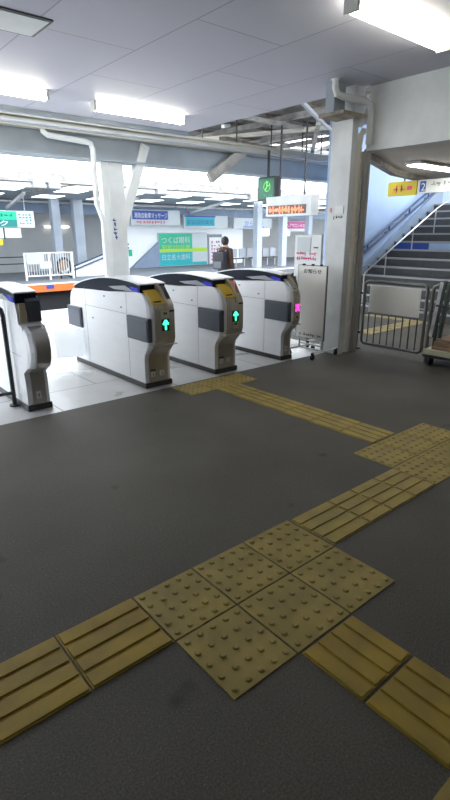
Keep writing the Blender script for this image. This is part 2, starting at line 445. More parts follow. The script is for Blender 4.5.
for i, l in enumerate(['yellow ribbed tile leaving the far corner of the large dotted junction', 'short yellow ribbed tile, second from the large junction towards the right edge', 'short yellow ribbed tile, third from the large junction towards the right edge', 'short yellow ribbed tile touching the second dotted junction']):
    guide_tile(l, ex[i], 1.300, ex[i + 1], 1.600, 'x', 'tactile_far', group=G4)
G5 = 'dotted tiles of the right hand junction'
xs = [2.755, 3.06, 3.365, 3.67]; ys = [1.30, 1.607, 1.915]
l5 = ['near left', 'near middle', 'near right', 'far left', 'far middle', 'far right']
for j in range(2):
    for i in range(3):
        warn_tile('pale dotted tile, %s of the junction at the right edge' % l5[j * 3 + i], xs[i], ys[j], xs[i + 1], ys[j + 1], 'tactile_far', group=G5)
G6 = 'ribbed tiles leading to the ticket gates'
yy = [1.92, 2.22, 2.52, 2.82, 3.12, 3.42, 3.70]
w6 = ['first', 'second', 'third', 'fourth', 'fifth', 'sixth and last']
for i in range(6):
    guide_tile('pale yellow ribbed tile, %s from the right hand junction towards the ticket gates' % w6[i], 3.005, yy[i], 3.305, yy[i + 1], 'y', 'tactile_far', group=G6)
G7 = 'dotted tiles at the ticket gates'
for i, w in enumerate(['left', 'middle', 'right']):
    warn_tile('%s one of three pale yellow dotted tiles in front of the ticket gates' % w, 2.70 + i * .29, 3.705, 2.99 + i * .29, 4.04, 'tactile_far', group=G7)
G8 = 'tactile tiles beyond the low barrier'
for i in range(5):
    guide_tile('yellow ribbed tile beyond the barrier gate, %s from the stairs' % ['first', 'second', 'third', 'fourth', 'fifth'][i], 7.75 - .3 * i, 4.4, 8.05 - .3 * i, 4.7, 'x', 'tactile_pale', group=G8)
for i in range(5):
    warn_tile('yellow dotted tile at the foot of the stairs, %s from the left wall' % ['first', 'second', 'third', 'fourth', 'fifth'][i], 8.05, 5.3 - .3 * i, 8.35, 5.6 - .3 * i, 'tactile_pale', group=G8)

# ================================================================ TICKET GATES
L0 = 1.52
def gate_profile(b, e=0):
    if e:   # end gate: a round drum on the nose
        f = [(0, .05), (0, .27), (.015, .33), (-.06, .375), (-.15 * b, .40), (-.20 * b, .46), (-.225 * b, .54), (-.21 * b, .62), (-.16 * b, .69), (-.07, .735), (0, .75), (.0, .84), (.03, .92)]
        return f + [(.3, .93), (.6, .915), (1.0, .90), (1.25, .88), (L0 - .02, .86), (L0 + .08, .80), (L0 + .1, .5), (L0, .30), (L0, .05)]
    f = [(0, .05), (0, .29), (-.02 * b, .34), (-.08 * b, .39), (-.13 * b, .44), (-.15 * b, .50), (-.15 * b, .76), (-.13 * b, .82), (-.09 * b, .87), (-.03, .91), (.05, .93)]
    top = [(.3, .915), (.6, .893), (1.0, .883), (1.25, .875)]
    k = [(L0 - .02, .86), (L0 + .08 * b, .81), (L0 + .13 * b, .74), (L0 + .15 * b, .64), (L0 + .15 * b, .50), (L0 + .11 * b, .43), (L0 + .02 * b, .37), (L0, .30), (L0, .05)]
    return f + top + k
def make_gate(label, W=.29, arrow='green', screens=True, pose=None):
    t = thing('ticket_gate', label, 'ticket gate', (0, 0, 0), 'automatic ticket gates in a row', world=False)
    MB().box((-.012, -.02, 0), (W + .012, L0 + .03, .05), .006).build('plinth', 'darksteel', t)
    mb = MB()
    lay = [(0, .55), (.012, .78), (.035, .95), (.06, 1), (W - .05, 1), (W - .02, .9), (W, .7)]
    ee = 1 if arrow == 'none' else 0
    mb.loft([[(x, y, z) for y, z in gate_profile(b, ee)] for x, b in lay])
    body = mb.build('body', 'side', t)
    # service-door seams on the side
    s = MB(); s.box((-.0015, .285, .06), (0, .289, .93)); s.box((-.0015, .289, .70), (0, 1.2, .704)); s.box((-.0015, 1.2, .06), (0, 1.204, .90)); s.box((-.0015, .03, .475), (0, .285, .479))
    s.build('door_seam', 'midgrey', body)
    for y, z in ((.75, .84), (1.05, .58), (.4, .76)):
        MB().box((-.004, y - .02, z - .010), (.002, y + .006, z + .002), .002).build('lock', 'ink', body)
    # front panel following the nose
    p = MB(); pr = [q for q in gate_profile(1, ee)][:(10 if ee else 9)]
    xa, xb = .045, W - .028
    A = [p.bm.verts.new((xa, y - .005, z)) for y, z in pr]; B = [p.bm.verts.new((xb, y - .005, z)) for y, z in pr]
    A2 = [p.bm.verts.new((xa, y + .004, z)) for y, z in pr]; B2 = [p.bm.verts.new((xb, y + .004, z)) for y, z in pr]
    for i in range(len(pr) - 1):
        p.bm.faces.new((A[i], B[i], B[i + 1], A[i + 1])); p.bm.faces.new((A2[i], A2[i + 1], B2[i + 1], B2[i]))
        p.bm.faces.new((A[i], A[i + 1], A2[i + 1], A2[i])); p.bm.faces.new((B[i], B2[i], B2[i + 1], B[i + 1]))
    p.bm.faces.new((A[0], A2[0], B2[0], B[0])); p.bm.faces.new((A[-1], B[-1], B2[-1], A2[-1]))
    fp = p.build('front_panel', 'front' if arrow != 'none' else 'mark', t, smooth=True)
    if not ee: MB().box((.01, -.165, .435), (W - .012, -.12, .447), .003).build('panel_lip', 'steel', fp)
    # screens on the side, one at each end
    def screen(y0, y1, z0, z1):
        sc = MB(); sc.box((-.026, y0, z0), (.02, y1, z1), .012).build('side_screen', 'grey', t)
        k = [c for c in COL.objects if c.parent == t][-1]
        MB().box((-.031, y0 + .02, z0 + .02), (-.024, y1 - .02, z1 - .02), .002).build('screen_plate', 'panelgrey', k)
    if screens:
        screen(-.135, .26, .475, .70); screen(L0 - .22, L0 + .13, .43, .66)
    # dark hood with curved lid
    yA, yB = .02, 1.46
    n = 14; top = []; bot = []
    for i in range(n + 1):
        u = i / n; y = yA + (yB - yA) * u
        top.append((y, .955 + .085 * math.sin(math.pi * (u * .88 + .10)) ** .7 - .075 * u * u))
        bot.append((y, .915 - .055 * u * u))
    h = MB(); h.prism(bot + top[::-1], 'x', .003, W - .012)
    hood = h.build('hood', 'glassdark', t)
    l = MB(); up = [(y, z + .012) for y, z in top]; l.prism(top + up[::-1], 'x', -.004, W - .004); l.build('lid', 'lid', t)
    # bevelled grey shoulder and blue card reader
    g = MB(); g.prism([(.12, .93), (.30, .975), (.62, .945), (.50, .925)], 'x', -.006, .01); g.build('side_bevel', 'midgrey', t)
    bl = MB(); bl.prism([(.03, .925), (.05, .962), (.19, .975), (.20, .935)], 'x', -.003, W * .55); bl.build('card_reader', 'blue', t)
    if ee:
        MB().prism([(-.012, .76), (-.012, .93), (.03, .96), (.3, .95), (.3, .78), (.0, .76)], 'x', W * .42, W + .004).build('shoulder_panel', 'grey', t)
        MB().box((.02, -.014, .76), (W * .38, .0, .915), .003).build('upright_strip', 'tan', t)
    else:
        # yellow sticker over the curved shoulder
        y_ = MB(); seg = [(-.134, .824), (-.09, .875), (-.03, .918), (.02, .94)]
        for i in range(len(seg) - 1):
            a, b = seg[i], seg[i + 1]
            y_.prism([a, b, (b[0] - .012, b[1] + .010), (a[0] - .014, a[1] + .004)], 'x', .03, W * .56)
        ys_ = y_.build('insert_plate', 'yellow' if W > .25 else 'steel', t)
        k = MB(); k.box((.05, -.135, .842), (W * .45, -.120, .856)); k.build('ticket_slot', 'ink', ys_)
        # tan strip and sloped dark shoulder panel on the right
        MB().prism([(-.158, .77), (-.145, .84), (-.06, .955), (.02, 1.005), (.06, 1.0), (.05, .93), (-.10, .80)], 'x', W * .56, W * .68).build('upright_strip', 'tan', t)
        sp = MB(); sp.loft([[(W * .68, y, .985), (W * .68, y, .76), (W + .002, y, .76), (W + .002, y, .80)] for y in (-.10, .30)]); sp.build('shoulder_panel', arrow == 'green2' and 'pinkpost' or 'grey', t)
    # displays on the nose
    yf = -.1565
    c = W / 2 + .005
    def disp(z0, z1, m, x0, x1, nm='display', lbl=None):
        o = MB().box((x0, yf - .004, z0), (x1, yf + .006, z1), .002).build(nm, m, t)
        return o
    if arrow in ('green', 'green2'):
        d = disp(.575, .685, 'ink', c - .035, c + .045, 'direction_display')
        a = MB(); cx = c + .005
        for (px, pz) in (((0, .048), (-.030, .008)), ((0, .048), (.030, .008))):
            a.bar((cx + px[0], yf - .006, .628 + px[1]), (cx + pz[0], yf - .006, .628 + pz[1]), .003, .018, up=(0, 0, 1))
        a.bar((cx, yf - .006, .585), (cx, yf - .006, .668), .018, .004, up=(0, -1, 0))
        a.build('green_arrow', 'green_led', d)
        if arrow == 'green': lb = disp(.70, .765, 'label', c - .045, c + .05, 'card_label')
        else: lb = disp(.50, .565, 'label', c - .035, c + .045, 'card_label')
        z = .715 if arrow == 'green' else .525
        kk = MB(); kk.box((c - .015, yf - .006, z + .015), (c + .0, yf - .003, z + .035)); kk.box((c + .006, yf - .006, z + .015), (c + .022, yf - .003, z + .035)); kk.build('print', 'ink', lb)
        MB().box((c + .05, yf - .004, .75), (W - .035, yf + .004, .765)).build('slot', 'ink', t)
    elif arrow == 'pink':
        d = disp(.57, .70, 'label', xa + .002, xb - .002, 'direction_display')
        a = MB(); cx = (xa + xb) / 2; w = .03
        a.bar((cx - w, yf - .006, .595), (cx + w, yf - .006, .675), .003, .020); a.bar((cx + w, yf - .006, .595), (cx - w, yf - .006, .675), .003, .020)
        a.build('pink_cross', 'pink_led', d)
        lb = disp(.50, .555, 'label', xa + .002, xb - .002, 'card_label')
        MB().box((cx - .014, yf - .006, .517), (cx + .014, yf - .003, .538)).build('print', 'ink', lb)
    # foot labels
    if W > .25:
        for i, ch in enumerate('12'):
            x = .085 + i * .10
            q = MB().box((x - .022, -.011, .105), (x + .022, -.004, .155), .001).build('foot_label', 'paper', t)
            text('numeral', ch, (x - .010, -.0115, .113), XR, UP, .048, 'ink', q)
            if i == 0: MB().box((x - .03, -.011, .165), (x + .03, -.004, .178)).build('bar_mark', 'ink', q)
    else:
        q = MB().box((W / 2 - .022, -.011, .10), (W / 2 + .022, -.004, .165), .001).build('foot_label', 'paper', t)
        text('numeral', 't', (W / 2 - .008, -.0115, .115), XR, UP, .055, 'ink', q)
    return t
g1 = make_gate('second ticket gate from the left, whitest side, green arrow below a beige label', arrow='green'); g1.location = (2.5, 4.19, 0)
g2 = make_gate('third ticket gate from the left, green arrow above its beige label', arrow='green2'); g2.location = (3.36, 4.17, 0)
g3 = make_gate('narrow ticket gate at the right end of the row with a pink cross display', W=.17, arrow='pink'); g3.location = (4.35, 4.15, 0)
g0 = make_gate('narrow ticket gate at the left end of the row, no display on its steel nose', W=.19, arrow='none', screens=False); g0.location = (1.375, 4.26, 0)
# clear flaps
def flap(parent, x0, x1, y, z0=.27, z1=.58):
    f = MB(); f.prism([(x0, z0 + .02), (x0, z1), (x1 - .04, z1), (x1, z1 - .05), (x1, z0 + .05), (x1 - .04, z0)], 'y', y, y + .012)
    o = f.build('flap_door', 'glass', parent)
    for v in (): pass
    return o
f = flap(g1, -.34, 0.01, 1.32, .10, .42)

# ================================================================ PILLARS AND PIPES
t = MB(); t.box((5.10, 3.88, 0), (5.20, 4.17, 2.68), .005); t.box((5.20, 4.02, 0), (5.26, 4.05, 2.68)); t.box((5.22, 3.95, 2.6), (5.38, 4.2, 3.0))
struct(t.build('trim_8', 'pillar'))
mk = MB(); plane_marks(mk, (5.101, 4.08, 1.60), YL, UP, .14, .05, 1, 4, .004, 3)
o = mk.build('small_notice', 'ink'); recenter(o); tag(o, 'small row of black characters on the white pillar', 'notice')
mk = MB(); plane_marks(mk, (5.101, 4.14, 1.67), YL, UP, .05, .08, 1, 1, .004, 4); o = mk.build('red_mark', 'redink'); recenter(o); tag(o, 'faint red mark on the white pillar, left of the black characters', 'notice')
o = MB().box((5.09, 3.93, 1.665), (5.102, 4.05, 1.75)).build('pillar_plate', 'paper'); recenter(o); tag(o, 'small white plate on the pillar above the black characters', 'sign')
t = MB(); t.tube([(5.305, 3.93, 0), (5.305, 3.93, 2.40), (5.32, 3.93, 2.50), (5.36, 3.91, 2.56)], .034, 12)
for z in (.35, 1.35, 2.2): t.cyl((5.305, 3.93, z), (5.305, 3.93, z + .06), .041, 12)
o = t.build('downpipe', 'cream', smooth=True); recenter(o); tag(o, 'cream downpipe on the right side of the white pillar', 'pipe')
t = MB(); t.box((5.385, 3.86, 0), (5.45, 3.96, 2.34)); t.box((5.36, 3.90, 0), (5.385, 3.95, 2.34))
struct(t.build('trim_9', 'postgrey'))
t = MB(); t.tube([(4.875, 3.97, 3.001), (4.875, 3.97, 2.92), (4.90, 3.96, 2.86), (4.97, 3.94, 2.845), (5.26, 3.86, 2.83), (5.34, 3.84, 2.79), (5.36, 3.84, 2.70), (5.36, 3.84, 2.40)], .036, 12)
t.cyl((4.875, 3.97, 2.985), (4.875, 3.97, 3.0), .05)
o = t.build('white_elbow_pipe', 'white', smooth=True); recenter(o); tag(o, 'white pipe that leaves the ceiling and bends round the pillar top', 'pipe')
t = thing('shelf_bracket', 'dark flat plate on a grey bracket at the top of the right pillar', 'bracket', (4.93, 3.9, 2.6))
MB().box((4.80, 3.78, 2.64), (5.20, 4.12, 2.675), .004).build('plate', 'rust', t)
MB().box((4.93, 4.02, 2.675), (5.12, 4.14, 2.999), .004).build('bracket_box', 'beamgrey', t)

t = MB(); t.box((4.28, 7.99, -.15), (4.56, 8.01, 2.56)); t.box((4.28, 8.22, -.15), (4.56, 8.24, 2.56)); t.box((4.30, 8.0, -.15), (4.54, 8.23, 2.56)); t.box((4.17, 8.0, -.15), (4.28, 8.12, 2.56))
struct(t.build('trim_10', 'white'))
t = MB(); t.bar((4.44, 8.06, 1.42), (4.99, 8.02, 2.84), .14, .15); 
struct(t.build('trim_11', 'white'))
t = MB(); t.tube([(3.22, 7.86, 2.90), (3.23, 7.86, 2.84), (3.29, 7.86, 2.80), (3.88, 7.86, 2.77), (3.95, 7.86, 2.75), (3.98, 7.86, 2.68), (3.98, 7.86, 1.9), (4.08, 7.88, 1.66), (4.09, 7.90, 1.5), (4.09, 7.90, -.15)], .04, 12)
o = t.build('rain_pipe', 'white', smooth=True); recenter(o); tag(o, 'white rain pipe bending down the left side of the branching pillar', 'pipe')
mk = MB(); plane_marks(mk, (4.30, 7.99, 1.36), XR, UP, .09, .34, 5, 1, .004, 5)
o = mk.build('vertical_notice', 'signblue'); recenter(o); tag(o, 'dark vertical characters on the branching pillar', 'notice')

# ================================================================ CEILING LAMPS
def lamp(label, x0, y, z=3.0, L=1.3):
    t = thing('fluorescent_lamp', label, 'ceiling lamp', (x0 + L / 2, y, z - .12), 'fluorescent lamps of the ticket hall')
    h = MB(); h.prism([(y - .045, z), (y - .02, z - .06), (y + .02, z - .06), (y + .045, z)], 'x', x0 + .05, x0 + L - .05); h.build('housing', 'lamphouse', t)
    for s in (-1, 1):
        MB().cyl((x0 + .03, y + s * .036, z - .085), (x0 + L - .03, y + s * .036, z - .085), .017, 12).build('tube', 'tube', t, smooth=True)
    for x in (x0, x0 + L - .03): MB().box((x, y - .06, z - .11), (x + .03, y + .06, z + .001), .004).build('end_cap', 'lamphouse', t)
    return t
lamp('bright twin tube lamp at the top right of the photo', 3.33, 2.62, L=1.28)
lamp('twin tube lamp above the ticket gates, left of centre', 3.30, 6.45, L=1.38)
lamp('twin tube lamp cut off by the left edge of the photo', 1.36, 6.35, L=1.34)
lamp('unseen twin tube lamp added at the left of the row to brighten the gates', -.75, 6.35, L=1.34)  # lamp added out of view to brighten gate sides and notice boards
lamp('small twin tube lamp at the left edge behind the others', 1.0, 7.05, L=1.3)
t = thing('soffit_lamp', 'flat white lamp in the low ceiling before the stairs', 'ceiling lamp', (7.3, 4.05, 2.28))
MB().box((6.55, 3.87, 2.30), (8.0, 4.10, 2.335), .004).build('housing', 'lamphouse', t)
MB().box((6.58, 3.89, 2.285), (7.97, 4.08, 2.302), .006).build('tube', 'tube', t)

# ================================================================ ROOF OVER THE NEAR PLATFORM
struct(MB().box((-3, 8.23, 2.9), (5.42, 8.28, 3.5)).build('trim_30', 'rust'))
struct(MB().box((-3, 7.42, 3.45), (5.42, 8.28, 3.5)).build('ceiling', 'roof'))
for a, b in ((5.42, 9.95), (11.5, 13.6), (14.3, 24)):
    struct(MB().box((a, 4.2, 3.55), (b, 10.9, 3.6)).build('ceiling', 'roof'))
gr = 'rafters under the near roof'
for i, x in enumerate([6.2, 7.6, 9.0, 9.9, 11.6, 12.8, 14.0]):
    m_ = MB(); m_.bar((x, 4.2, 3.45), (x, 10.9, 3.45), .10, .09)
    o = m_.build('rafter', 'rafter'); recenter(o)
    tag(o, 'weathered grey rafter under the near roof, %s from the panelled ceiling' % ['first', 'second', 'third', 'fourth', 'fifth', 'sixth', 'seventh'][i], 'rafter', gr)
for i, y in enumerate([4.6, 5.6, 6.5, 7.6, 8.6, 9.6, 10.6]):
    m_ = MB(); m_.bar((5.42, y, 3.525), (20, y, 3.525), .06, .05)
    o = m_.build('purlin', 'rust'); recenter(o)
    tag(o, 'rusty purlin across the rafters, %s counted from the hall side' % ['first', 'second', 'third', 'fourth', 'fifth', 'sixth', 'seventh'][i], 'purlin', 'purlins under the near roof')
m_ = MB(); m_.bar((6.1, 7.3, 3.15), (6.75, 7.9, 3.32), .05, .05); o = m_.build('short_brace', 'white'); recenter(o); tag(o, 'short white brace in the gap beside the panelled ceiling', 'brace')
m_ = MB(); m_.bar((4.2, 7.5, 2.98), (4.42, 7.72, 3.28), .05, .05); o = m_.build('slanted_brace', 'white'); recenter(o); tag(o, 'short white slanted brace above the cable tray by the left lamp', 'brace')
m_ = MB(); m_.bar((6.25, 7.86, 2.40), (7.08, 7.88, 2.93), .10, .17); o = m_.build('beige_strut', 'rafter'); recenter(o); tag(o, 'beige slanted strut crossing the grey beam, left of the green hanging clock', 'strut')
m_ = MB(); m_.bar((7.0, 6.0, 3.12), (9.4, 8.2, 3.12), .07, .07); o = m_.build('diagonal_brace', 'rafter'); recenter(o); tag(o, 'long pale diagonal brace under the near roof beside the pillar', 'brace')
m_ = MB(); m_.tube([(5.5, 5.2, 3.2), (7.4, 6.2, 3.16), (11.6, 8.0, 3.14)], .035, 8); o = m_.build('roof_pipe', 'midgrey', smooth=True); recenter(o); tag(o, 'grey pipe crossing under the near roof towards the pillar', 'pipe')
for i, (a, b, w_, mm, lb) in enumerate((
    ((6.0, 6.9, 3.25), (9.2, 7.5, 3.38), .12, 'rafter', 'pale flat member crossing low under the near roof, nearest the panelled ceiling'),
    ((6.6, 7.9, 3.10), (9.0, 9.6, 3.40), .14, 'rust', 'rusty brown member rising behind the grey beam'),
    ((8.4, 6.4, 3.30), (7.2, 9.8, 3.35), .16, 'cream', 'wide cream member running away under the near roof'),
    ((8.6, 8.2, 3.12), (11.4, 9.2, 3.40), .10, 'white', 'thin white member by the bright roof opening'),
    ((9.2, 6.6, 3.28), (10.8, 9.9, 3.34), .09, 'conduit', 'olive member crossing in front of the bright roof opening'),
    ((6.2, 9.0, 3.2), (8.6, 8.6, 3.2), .2, 'rust', 'broad dark brown member just above the grey beam'),
    ((7.9, 8.9, 3.15), (9.6, 10.2, 3.15), .12, 'rafter', 'short pale member leaning behind the hanging clock'))):
    m_ = MB(); m_.bar(a, b, w_, .05); o = m_.build('roof_brace', mm); recenter(o); tag(o, lb, 'brace', 'braces crossing under the near roof')
gh = 'hanger rods above the grey beam'
for i, x in enumerate([5.45, 6.1, 6.9, 7.8, 8.7, 9.3]):
    m_ = MB(); m_.cyl((x, 7.86, 3.0), (x, 7.86, 3.56), .014, 6); o = m_.build('hanger_rod', 'darksteel'); recenter(o)
    tag(o, 'thin dark hanger rod above the beam, %s from the left' % ['first', 'second', 'third', 'fourth', 'fifth', 'sixth'][i], 'rod', gh)

# ================================================================ HANGING SIGNS (they face the hall)
t = thing('hanging_display', 'dark green box with a bright green clock hanging below the beam', 'display', (7.55, 7.67, 2.06))
MB().box((7.5, 7.43, 2.06), (7.62, 7.91, 2.49), .006).build('casing', 'darksteel', t)
d = MB().box((7.494, 7.46, 2.09), (7.502, 7.88, 2.46)).build('face', 'clockface', t)
ck = MB(); ck.tube([(7.488, 7.64 + .085 * math.cos(a), 2.31 + .085 * math.sin(a)) for a in [i * math.pi / 10 for i in range(20)]], .0035, 6, closed=True)
ck.bar((7.488, 7.64, 2.31), (7.488, 7.64, 2.41), .012, .008, up=(1, 0, 0)); ck.bar((7.488, 7.64, 2.31), (7.488, 7.56, 2.34), .012, .008, up=(1, 0, 0)); ck.bar((7.488, 7.64, 2.31), (7.488, 7.68, 2.25), .012, .008, up=(1, 0, 0))
ck.build('clock_hands', 'limeled', t)
mk = MB(); plane_marks(mk, (7.492, 7.84, 2.12), YL, UP, .36, .05, 1, 7, .002, 9); mk.build('small_letters', 'signgreen', t)
MB().box((7.54, 7.65, 2.49), (7.57, 7.69, 2.95)).build('hanger', 'darksteel', t)
t = thing('departure_display', 'white hanging train display with orange lit characters', 'display', (7.6, 7.1, 1.76))
MB().box((7.2, 6.25, 1.75), (7.4, 7.36, 2.09), .008).build('casing', 'white', t)
MB().box((7.194, 6.36, 1.786), (7.202, 7.30, 1.935)).build('screen', 'ledface', t)
k = MB(); plane_marks(k, (7.192, 7.27, 1.80), YL, UP, .86, .115, 1, 11, .002, 77, .95); plane_marks(k, (7.192, 7.27, 1.80), YL, UP, .86, .115, 1, 11, .002, 78, .95); k.build('lit_lettering', 'orangeled', t)
for y in (6.5, 7.1): MB().box((7.29, y - .012, 2.09), (7.314, y + .012, 3.3)).build('hanger', 'darksteel', t)

t = thing('stair_sign', 'long hanging sign before the stairs, yellow left part and grey right part', 'sign', (8, 4.5, 2.03))
MB().box((8.0, 4.76, 2.03), (8.06, 5.28, 2.245), .004).build('yellow_panel', 'signyellow', t)
MB().box((8.0, 3.4, 2.05), (8.06, 4.74, 2.245), .004).build('grey_panel', 'paper', t)
k = MB(); plane_marks(k, (7.997, 5.18, 2.08), YL, UP, .34, .12, 1, 3, .002, 12, .8); k.build('pictogram', 'redink', t)
k = MB(); k.box((7.995, 4.60, 2.07), (8.0, 4.70, 2.225)); k.build('blue_square', 'signblue', t)
text('numeral', '2', (7.992, 4.68, 2.085), YL, UP, .16, 'paper', t)
k = MB(); plane_marks(k, (7.997, 4.52, 2.14), YL, UP, .9, .07, 1, 10, .002, 13, .7); k.build('small_letters', 'midgrey', t)
for y in (5.0, 4.0, 3.5): MB().box((8.02, y - .01, 2.245), (8.04, y + .01, 2.34)).build('hanger', 'darksteel', t)

# ================================================================ NOTICE BOARDS ON WHEELS
def notice_board(nm, label, x, y0, y1, z0, z1, frame, panel, castor_y=None, lean=.0):
    t = thing(nm, label, 'notice board', (x, (y0 + y1) / 2, 0), 'notice boards beside the pillar')
    MB().box((x, y0, z0), (x + .022, y1, z1), .003).build('panel', panel, t)
    f = MB(); r = .013; xx = x + .012
    f.tube([(xx, y0, z0), (xx, y1, z0), (xx, y1, z1), (xx, y0, z1)], r, 8, closed=True)
    f.build('frame', frame, t)
    for y in (y0 + .03, y1 - .03):
        l = MB(); l.tube([(x + .035, y, z1 - .1), (x + .035, y, .09)], .011, 8); l.tube([(x - .14, y, .085), (x + .30, y, .085)], .012, 8)
        l.build('leg', 'railsteel', t)
        for xx2 in (x - .14, x + .30):
            c = MB(); c.cyl((xx2, y - .012, .03), (xx2, y + .012, .03), .03, 14); c.box((xx2 - .01, y - .016, .03), (xx2 + .01, y + .016, .085)); c.build('castor', 'black', t)
    b = MB(); b.tube([(x + .035, y0 + .03, .14), (x + .035, y1 - .03, .14)], .011, 8); b.tube([(x + .035, y0 + .03, .085), (x + .035, y1 - .03, .085)], .011, 8)
    b.build('cross_bar', 'railsteel', t)
    return t
t = notice_board('notice_board', 'cream wheeled notice board with a black heading and blank middle, before the white pillar', 4.78, 3.87, 4.30, .22, 1.085, 'gatesteel', 'board')
text('heading', 'お知らせ', (4.776, 4.21, 1.0), YL, UP, .058, 'ink', t, width=.27)
k = MB(); plane_marks(k, (4.778, 4.25, .245), YL, UP, .35, .035, 1, 10, .002, 21, .8); k.build('footer_line', 'ink', t)
for y in (3.95, 4.08, 4.22): MB().box((4.77, y - .012, 1.083), (4.80, y + .012, 1.105), .002).build('clip', 'black', t)
t = notice_board('notice_board', 'taller white board with pink lettering standing behind the cream notice board', 5.30, 4.40, 4.85, .45, 1.43, 'midgrey', 'paper')
k = MB(); plane_marks(k, (5.297, 4.81, 1.17), YL, UP, .34, .05, 1, 8, .002, 22, .85); plane_marks(k, (5.297, 4.81, 1.11), YL, UP, .34, .05, 1, 9, .002, 23, .85); k.build('pink_lettering', 'pinkink', t)
q = MB().box((5.292, 4.57, 1.22), (5.301, 4.80, 1.40)).build('paper_sheet', 'signwhite', t)
text('red_heading', 'お願い', (5.289, 4.76, 1.325), YL, UP, .05, 'redink', q, width=.15)
k = MB(); plane_marks(k, (5.289, 4.76, 1.25), YL, UP, .12, .04, 1, 3, .001, 24); k.build('small_letters', 'midgrey', q)
MB().box((5.294, 4.45, 1.265), (5.301, 4.52, 1.28)).build('black_line', 'ink', t)

# ================================================================ BARRIERS
def rounded(x, y0, y1, z0, z1, r=.06, n=5):
    pts = []
    for cy, cz, a0 in ((y1 - r, z1 - r, 0), (y0 + r, z1 - r, 90), (y0 + r, z0 + r, 180), (y1 - r, z0 + r, 270)):
        for i in range(n + 1):
            a = R(a0 + 90 * i / n); pts.append((x, cy + r * math.cos(a), cz + r * math.sin(a)))
    return pts
t = thing('barrier_gate', 'low swing gate of grey tubes and thin bars with a blank cream panel', 'gate', (5.6, 3.45, 0))
f = MB(); f.tube(rounded(5.6, 3.05, 3.90, .09, .875), .02, 10, closed=True); f.build('frame', 'gatesteel', t, smooth=True)
for i in range(8):
    y = 3.14 + i * .096
    MB().cyl((5.6, y, .10), (5.6, y, .60), .0075, 8).build('bar', 'darksteel', t)
MB().box((5.575, 3.12, .50), (5.588, 3.81, .835), .003).build('blank_panel', 'board', t)
MB().tube([(5.62, 3.07, .60), (5.62, 3.88, .60)], .008, 8).build('cross_bar', 'railsteel', t)
for z in (.25, .75): MB().cyl((5.6, 3.90, z - .03), (5.6, 3.97, z - .03), .016).build('hinge', 'black', t)
t = thing('gate_post', 'round grey post holding the hinges of the swing gate next to the downpipe', 'post', (5.6, 3.975, 0))
MB().cyl((5.6, 3.975, .02), (5.6, 3.975, .90), .022, 12).build('tube', 'gatesteel', t, smooth=True)
MB().cyl((5.6, 3.975, 0), (5.6, 3.975, .02), .06, 16).build('foot_plate', 'darksteel', t)
t = thing('barrier_post', 'dark bent tube barrier standing right of the swing gate', 'post', (5.6, 2.95, 0))
f = MB(); f.tube([(5.6, 2.985, 0), (5.6, 2.985, .82), (5.6, 2.97, .87), (5.6, 2.93, .89), (5.6, 2.75, .89)], .022, 10); f.build('tube', 'gatesteel', t, smooth=True)
f = MB(); f.tube([(5.6, 2.90, 0), (5.6, 2.90, .86)], .020, 10); f.build('second_tube', 'darksteel', t, smooth=True)
t = thing('left_barrier', 'dark tube barrier at the left edge of the photo before the end gate', 'barrier', (1.2, 4.5, 0))
f = MB(); f.tube([(1.335, 4.50, 0), (1.335, 4.50, .80), (1.325, 4.50, .85), (1.29, 4.50, .885), (1.2, 4.50, .90), (.5, 4.50, .90), (.43, 4.50, .88), (.40, 4.50, .83), (.40, 4.50, 0)], .019, 10); f.build('frame', 'darksteel', t, smooth=True)
MB().tube([(.40, 4.50, .12), (1.335, 4.50, .12)], .014, 8).build('lower_rail', 'darksteel', t)
for x in (1.335, .40): MB().cyl((x, 4.5, 0), (x, 4.5, .012), .045).build('foot_plate', 'darksteel', t)

# ================================================================ TROLLEY
t = thing('hand_trolley', 'cream decked flat trolley with black castors at the right edge of the photo', 'trolley', (5.6, 2.55, 0))
MB().box((5.42, 2.10, .13), (6.05, 2.93, .19), .008).build('deck', 'creamdeck', t)
MB().box((5.42, 2.10, .10), (6.05, 2.93, .13), .002).build('under_frame', 'darksteel', t)
for x in (5.49, 5.98):
    for y in (2.87, 2.2):
        c = MB(); c.cyl((x, y - .016, .045), (x, y + .016, .045), .045, 16); c.box((x - .014, y - .022, .045), (x + .014, y + .022, .10)); c.build('castor', 'black', t)
t = thing('cardboard_stack', 'low stack of brown cardboard lying on the cream trolley deck', 'cardboard', (5.7, 2.5, .19))
for i in range(4): MB().box((5.47 + .01 * (i % 2), 2.16, .19 + i * .032), (6.0, 2.86 - .012 * i, .22 + i * .032), .004).build('sheet', 'cardboard', t)
t = thing('folded_sign_stand', 'dark folded frame with clear wrapped panels leaning over the trolley', 'folded stand', (5.6, 2.75, .32))
f = MB(); f.bar((5.50, 2.865, .32), (5.50, 2.80, .95), .02, .03); f.build('dark_frame', 'greenplank', t)
MB().bar((5.50, 2.79, .32), (5.50, 2.735, .93), .016, .03).build('dark_frame', 'greenplank', t)
MB().bar((5.53, 2.915, .32), (5.53, 2.85, .93), .02, .045).build('wrapped_panel', 'wrap', t)
MB().bar((5.54, 2.82, .32), (5.54, 2.77, .92), .02, .045).build('green_panel', 'greenwrap', t)
MB().bar((5.48, 2.87, .68), (5.48, 2.5, .66), .012, .022).build('cross_bar', 'greenplank', t)
t = thing('wrapped_bundle', 'crumpled clear plastic bundle standing on the trolley', 'bundle', (5.75, 2.5, .32))
b = MB(); b.sphere((5.75, 2.50, .64), .17, (1.0, 1.15, 1.88), 20)
for v in b.bm.verts: v.co += Vector((random.uniform(-.02, .02), random.uniform(-.02, .02), random.uniform(-.02, .02)))
b.build('plastic', 'wrap', t)
